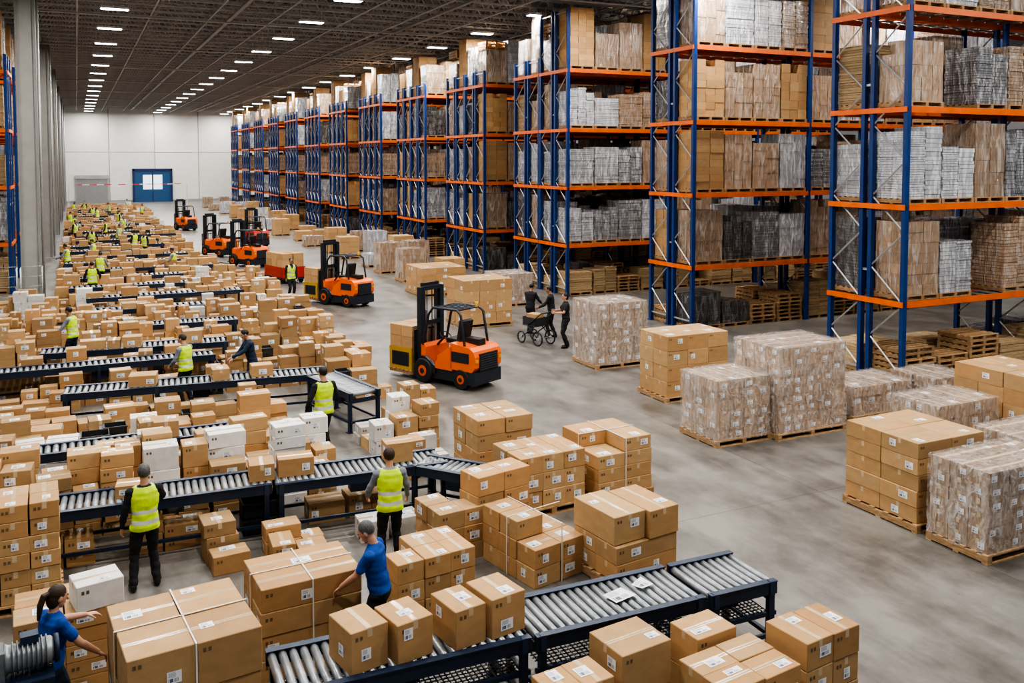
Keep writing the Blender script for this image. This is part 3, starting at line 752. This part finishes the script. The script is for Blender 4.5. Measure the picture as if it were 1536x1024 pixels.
stack('stacked_cartons',5.3,12.35,2,1,4,.5,.5,.3,rot=.2,pal=False)
stack(S,6.55,10.4,1,2,2,1.12,.5,.25,rot=.12,pal=True)
mb=MB(); carton(mb,6.83,10.9,.645,.56,.95,.4,.12,1.02,2); carton(mb,7.4,10.88,.645,.54,.95,.4,.12,.97,2); mb.obj('cardboard_box_pair',STK)
stack('stacked_cartons',.24,8.9,2,2,3,.63,.62,.455,rot=.1,pal=False,straps=1)
stack('stacked_cartons',1.75,10.25,1,2,4,1.2,.46,.28,rot=.05,pal=False,straps=1)
stack('stacked_cartons',4.0,7.4,2,1,2,.36,.45,.42,rot=.1,pal=False)
stack('stacked_cartons',4.86,7.55,1,1,2,.66,.58,.48,rot=.1,pal=False)
stack('stacked_cartons',5.88,7.65,1,1,2,.58,.46,.42,rot=.1,pal=False)
stack('stacked_cartons',5.62,6.85,2,2,2,.52,.37,.38,rot=.1,pal=False)
stack('stacked_cartons',6.75,6.95,2,1,3,.42,.58,.31,rot=.1,pal=False)
stack('stacked_cartons',-.75,10.95,2,2,5,.5,.42,.19,rot=.05,pal=False)
mb=MB(); carton(mb,.1,11.15,.95,.5,.4,.3,.2,1,2,WHT); mb.obj('white_carton',STK)
stack('stacked_cartons_on_pallet',-1.4,13.3,3,2,6,.36,.42,.22,rot=.02,pal=True)
stack('stacked_cartons',3.55,10.85,3,2,3,.38,.42,.27,rot=.1,pal=False,skip=.3)
stack('stacked_cartons',4.65,12.2,2,2,3,.42,.42,.26,rot=.1,pal=False,skip=.3)
r=random.Random(21)
PB_='cardboard_box_pile'
mb=MB(); pile(mb,1.5,2.3,13.3,14.3,.6,r,2,.05,1,0,(),0); pile(mb,2.4,3.4,13.0,14.0,.5,r,2,.15,1,0,(),0); pile(mb,3.75,4.8,13.4,14.0,.5,r,2,.3,1,0,(),0); mb.obj(PB_,STK)
mb=MB(); pile(mb,-1.2,5.0,14.5,15.0,.55,r,2,.1,.7); mb.obj(PB_,STK)
mb=MB(); pile(mb,-2.0,4.2,15.5,17.2,1.25,r,2,.14,.96,0,PEOPLE,.02); mb.obj(PB_,STK)
mb=MB(); pile(mb,5.2,6.9,17.2,18.7,1.0,r,2,.35,1,0,PEOPLE,0); pile(mb,5.2,6.3,15.8,16.6,.7,r,2,.3); mb.obj(PB_,STK)
mb=MB(); pile(mb,-2.4,4.2,18.5,21.2,.95,r,1,.08,.85,0,PEOPLE); mb.obj(PB_,STK)
mb=MB(); pile(mb,3.3,7.3,23.9,26.1,1.1,r,1,.08,.85,0,PEOPLE);pile(mb,-2.6,3.2,23.7,24.5,1.0,r,1,.08,.85,0,PEOPLE); pile(mb,-2.6,3.2,25.3,26.2,1.0,r,1,.08,.85,0,PEOPLE); pile(mb,5.6,7.0,21.6,23.6,1.1,r,1,.08); mb.obj(PB_,STK)
mb=MB(); pile(mb,-2.8,7.5,27.7,29.5,1.1,r,1,.08,.85,0,PEOPLE); mb.obj(PB_,STK)
mb=MB()
for (yc,a,b_,rt) in ((14.7,-.8,5.4,-.06),(21.9,-.3,5.2,-.1),(26.8,-.9,3.6,-.08),(30.2,1.1,4.4,-.05),(17.75,-2.1,2.4,0),(24.9,-2.3,3,0)):
    xm=(a+b_)/2; x=a+.3
    while x<b_-.4:
        w=r.uniform(.35,.7)
        if r.random()<.4:
            yy=yc+(x-xm)*math.tan(rt)
            carton(mb,x+w/2,yy,.875,w-.04,r.uniform(.35,.5),r.uniform(.15,.35),rt+r.uniform(-.1,.1),r.uniform(.8,1.08),1,CARD,r)
        x+=w+.02
mb.obj('cardboard_boxes_on_conveyor',STK)
y=31.3
while y<112:
    sp_=3.2 if y<60 else 4.0
    mb=MB(); pile(mb,-2.9 if y<39 else -1.0,7.6 if y<46 else 6.6,y,y+sp_-1.5,r.uniform(.7,1.2),r,1 if y<42 else 0,.08,.82,0,PEOPLE)
    pile(mb,-.8,6.5,y+sp_-1.45,y+sp_-1.25,.5,r,0,.08,.4,0,PEOPLE)
    mb.obj(PB_,STK)
    x0=r.uniform(-1,.5); x1=x0+r.uniform(4,6.5)
    conveyor(x0,x1,y+sp_-.75,.75,pitch=.2,n=5)
    mb=MB(); x=x0
    while x<x1-.4:
        w=r.uniform(.35,.6)
        if r.random()<.4: carton(mb,x+w/2,y+sp_-.75,.875,w,.45,r.uniform(.15,.35),0,r.uniform(.75,1.1),0,CARD,r)
        x+=w+.03
    mb.obj('cardboard_boxes_on_conveyor',STK)
    y+=sp_

# roll cages beside the left column
def cage():
    mb=MB()
    for x in (-.38,.38):
        for y in (-.33,.33): mb.tube([(x,y,.12),(x,y,1.75)],.014,6,0,1,False); mb.tube([(x*.9-.02,y*.9,.06),(x*.9+.02,y*.9,.06)],.06,10,1,1,False); mb.bar((x*.9,y*.9,.06),(x*.9,y*.9,.16),.03,0)
    for z in (.16,.55,.95,1.35,1.75):
        for x in (-.38,.38): mb.tube([(x,-.33,z),(x,.33,z)],.01,5,0,1,False)
        mb.tube([(-.38,.33,z),(.38,.33,z)],.01,5,0,1,False)
    for i in range(1,6):
        for x in (-.38,.38): mb.tube([(x,-.33+.11*i,.16),(x,-.33+.11*i,1.75)],.006,4,0,1,False)
    mb.bx(-.38,.38,-.33,.33,.14,.17,0,.7)
    return mb.mesh('roll_cage',[M_galv,M_black])
CG=cage()
for (x,y,a) in ((-1.7,40.4,0),(-2.6,40.5,0)): place('roll_cage_trolley',CG,(x,y,0),deg(a))
# thin red/white height-limit boom in front of the far wall
mb=MB(); M_rw=simple('boom_red',(.6,.03,.02),.5)
for i in range(17): mb.bx(-1+i*.8,-.2+i*.8,119.97,120.03,3.0,3.09,i%2)
for x in (-.9,12.5): mb.bx(x-.06,x+.06,119.94,120.06,0,3.1,0,.8)
mb.obj('height_limit_barrier',[M_wallw,M_rw])

# ---------------------------------------------------------------- forklifts
def wheel(mb,x,y,r_,w,hub):
    mb.tube([(x-w/2,y,r_),(x-w/2+.02,y,r_),(x+w/2-.02,y,r_),(x+w/2,y,r_)],[r_*.93,r_,r_,r_*.93],22,2,1,False)
    mb.tube([(x-w/2-.008,y,r_),(x+w/2+.008,y,r_)],r_*.45,16,hub,.8,False)
    mb.tube([(x-w/2-.025,y,r_),(x+w/2+.025,y,r_)],r_*.22,10,1,1,False)
def forkliftmesh(body,loaded=True):
    mb=MB()
    mb.prism([(-1.2,.16),(.62,.16),(.62,.42),(.2,.5),(-1.2,.5)],-.5,.5,1)
    mb.prism([(-.45,.5),(-1.2,.5),(-1.3,.62),(-1.31,.9),(-1.25,1.04),(-1.12,1.13),(-.45,1.2)][::-1],-.54,.54,0)
    mb.prism([(-.45,.5),(.05,.5),(.05,.8),(-.45,1.1)],-.5,.5,0)
    for s in (-1,1):
        mb.prism([(-.5,.45),(.1,.45),(.1,.62),(-.5,1.12)],s*.5-.04,s*.5+.04,0)
        mb.prism([(.1,.3),(.62,.3),(.62,.72),(.45,.72),(.1,.5)],s*.5-.05,s*.5+.05,1)
        mb.bx(s*.545-.01,s*.545+.01,-1.1,-.5,.72,.98,1)
    mb.prism([(.5,.4),(.66,.4),(.66,1.02),(.56,1.06),(.5,.95)],-.48,.48,0)
    mb.bx(-.36,.36,-1.335,-1.29,.52,.98,2)
    for k in range(7): mb.bx(-.33,.33,-1.345,-1.33,.55+k*.06,.57+k*.06,1,2)
    mb.bx(-.54,.54,-1.3,-1.0,.16,.5,1)
    for s in (-1,1): mb.bx(s*.47-.05,s*.47+.05,-1.33,-1.28,.76,.84,4)
    mb.bx(-.25,.25,-.55,-.05,1.12,1.24,2); mb.prism([(-.5,1.2),(-.4,1.2),(-.5,1.75),(-.6,1.72)],-.23,.23,2)
    mb.bx(-.14,.14,-1.1,-.6,1.14,1.3,2)
    mb.bar((0,.5,.95),(0,.22,1.22),.05,2)
    c=Vector((0,.2,1.24)); ring=[c+Vector((.17*math.cos(a),.17*math.sin(a)*.8,.17*math.sin(a)*.55)) for a in [2*pi*i/16 for i in range(17)]]
    mb.tube(ring,.015,6,2,1,False)
    for s in (-1,1):
        mb.tube([(s*.46,.6,1.0),(s*.46,.4,1.85),(s*.44,.25,2.05),(s*.44,-.6,2.06),(s*.46,-.75,1.95),(s*.47,-.9,1.12)],.035,8,1,1,False)
    for k in range(7): mb.bx(-.44,.44,-.62+k*.14,-.58+k*.14,2.03,2.07,1)
    mb.tube([(.3,-.65,2.07),(.3,-.65,2.2)],.05,10,4,1,False)
    for s in (-1,1):
        mb.bx(s*.38-.075,s*.38+.075,.68,.84,.06,2.55,1); mb.bx(s*.27-.05,s*.27+.05,.74,.84,.1,2.65,2)
        mb.tube([(s*.17,.74,.1),(s*.17,.74,1.9)],.035,8,3,.5,False)
        mb.tube([(s*.1,.8,.5),(s*.1,.8,2.5)],.015,5,2,1,False)
        mb.bar((s*.4,.7,.5),(s*.4,.5,.45),.06,1)
    for z in (.25,1.5,2.45): mb.bx(-.36,.36,.68,.74,z,z+.12,1)
    mb.bx(-.3,.3,.76,.84,2.55,2.65,2)
    zf=.12
    for z in (zf+.1,zf+.5): mb.bx(-.52,.52,.86,.9,z,z+.1,1)
    for s in (-1,1): mb.bx(s*.5-.02,s*.5+.02,.86,.9,zf,zf+1.25,1)
    for k in range(7): mb.bx(-.45+k*.15-.01,-.45+k*.15+.01,.87,.89,zf+.5,zf+1.25,1)
    mb.bx(-.52,.52,.86,.9,zf+1.22,zf+1.27,1)
    for s in (-1,1):
        mb.bx(s*.28-.06,s*.28+.06,.9,.94,zf-.04,zf+.6,2); mb.bx(s*.28-.06,s*.28+.06,.9,2.0,zf-.04,zf,2)
    wheel(mb,-.48,.52,.33,.22,0); wheel(mb,.48,.52,.33,.22,0); wheel(mb,-.46,-.82,.27,.19,0); wheel(mb,.46,-.82,.27,.19,0)
    if loaded:
        for x in (-.5,-.05,.4): mb.bx(x,x+.1,.97,1.87,zf+.01,zf+.1,6)
        for k in range(6): mb.bx(-.55,.55,.97+k*.16,1.07+k*.16,zf+.1,zf+.125,6)
        z=zf+.125
        mb.bx(-.52,.52,.99,1.85,z,z+.6,4,.75); mb.bx(-.53,.53,1.1,1.74,z+.1,z+.48,1); mb.bx(-.4,.4,.98,1.86,z+.1,z+.48,1)
        for zz in (z+.603,z+.91):
            for (a,b_,q) in ((-.5,-.01,.99),(.01,.5,.99),(-.5,-.01,1.42),(.01,.5,1.42)):
                mb.rbox((a+b_)/2,q+.21,zz,.48,.42,.3,0,5,R0.uniform(.85,1.1))
                mb.bx(a+.21,a+.27,q+.01,q+.41,zz+.3,zz+.304,7)
    return mb.mesh('forklift',[body,M_dnavy,M_black,M_galv,M_yel,M_card,M_wood,M_tape])
FK=forkliftmesh(M_fork); FKu=forkliftmesh(M_fork,False); FKr=forkliftmesh(M_red,False)
def fork(me,x,y,dg_,sc=1):
    o=place('forklift',me,(x,y,0),deg(dg_)); o.scale=(sc,)*3; bv=o.modifiers.new('bevel','BEVEL'); bv.width=.022; bv.segments=2; bv.limit_method='ANGLE'; bv.angle_limit=deg(40)
fork(FK,9.05,22.5,26); fork(FK,9.9,36.7,27); fork(FKu,8.6,52.4,30); fork(FKu,7.9,58.8,30); fork(FKr,11.2,64.5,10); fork(FKu,8.3,82,20)
# red tow cart with cartons
mb=MB(); mb.bx(-.6,.6,-1,1,.25,.8,0); mb.bx(-.62,.62,-1.02,1.02,.2,.3,1)
for x in (-.5,.5):
    for y in (-.7,.7): mb.tube([(x-.06,y,.2),(x+.06,y,.2)],.2,16,2,1,False)
mb.bar((0,1,.3),(0,1.6,.3),.05,1)
for x in (-.3,.3):
    for y in (-.6,0,.6):
        mb.rbox(x,y,.803,.55,.55,.35,0,5,R0.uniform(.85,1.1)); mb.rbox(x,y,1.156,.53,.53,.3,.05,5,R0.uniform(.8,1.1))
mb.obj('tow_cart',[M_red,M_dnavy,M_black,M_galv,M_yel,M_card],(9.2,44.9,0),deg(15))

# wheeled trolley near the racks
mb=MB()
def ringw(cx,cy,z,r_):
    mb.tube([(cx+r_*math.cos(a),cy,z+r_*math.sin(a)) for a in [2*pi*i/24 for i in range(25)]],.024,6,0,1,False)
    for i in range(8):
        a=2*pi*i/8; mb.tube([(cx,cy,z),(cx+r_*math.cos(a),cy,z+r_*math.sin(a))],.005,3,1,1,False)
    mb.tube([(cx,cy-.04,z),(cx,cy+.04,z)],.03,8,1,1,False)
for cy in (-.28,.28):
    ringw(-.38,cy,.24,.22); ringw(.4,cy,.2,.18)
    for p0,p1 in (((-.38,cy,.24),(.1,cy,.62)),((.4,cy,.2),(-.25,cy,.62)),((-.25,cy,.62),(.35,cy,.62)),((.1,cy,.62),(-.55,cy,1.08))): mb.tube([p0,p1],.018,6,0,1.5,False)
mb.tube([(-.55,-.28,1.08),(-.55,.28,1.08)],.02,8,0,1,False)
mb.tube([(-.38,-.28,.24),(-.38,.28,.24)],.015,6,1,.7,False); mb.tube([(.4,-.28,.2),(.4,.28,.2)],.015,6,1,.7,False)
mb.bx(-.25,.38,-.25,.25,.6,.63,0)
for (a,b_,c,d) in ((-.25,.38,-.25,-.23),(-.25,.38,.23,.25),(-.25,-.23,-.25,.25),(.36,.38,-.25,.25)): mb.bx(a,b_,c,d,.63,.88,0,2)
mb.rbox(.05,0,.635,.45,.35,.35,.1,2,.9)
mb.obj('wheeled_trolley',[M_black,M_galv,M_card],(13.45,26.0,0),deg(105))

# ---------------------------------------------------------------- camera
cd=bpy.data.cameras.new('camera'); cam=bpy.data.objects.new('camera',cd); COL.objects.link(cam); scene.camera=cam
cam.location=(0,0,6); cam.rotation_euler=(math.radians(87),0,-math.atan(653/1350)); cd.lens=1350/1536*36; cd.shift_y=-201/1536; cd.clip_end=400
scene.view_settings.view_transform='AgX'; scene.view_settings.look='AgX - High Contrast'; scene.view_settings.exposure=-.05
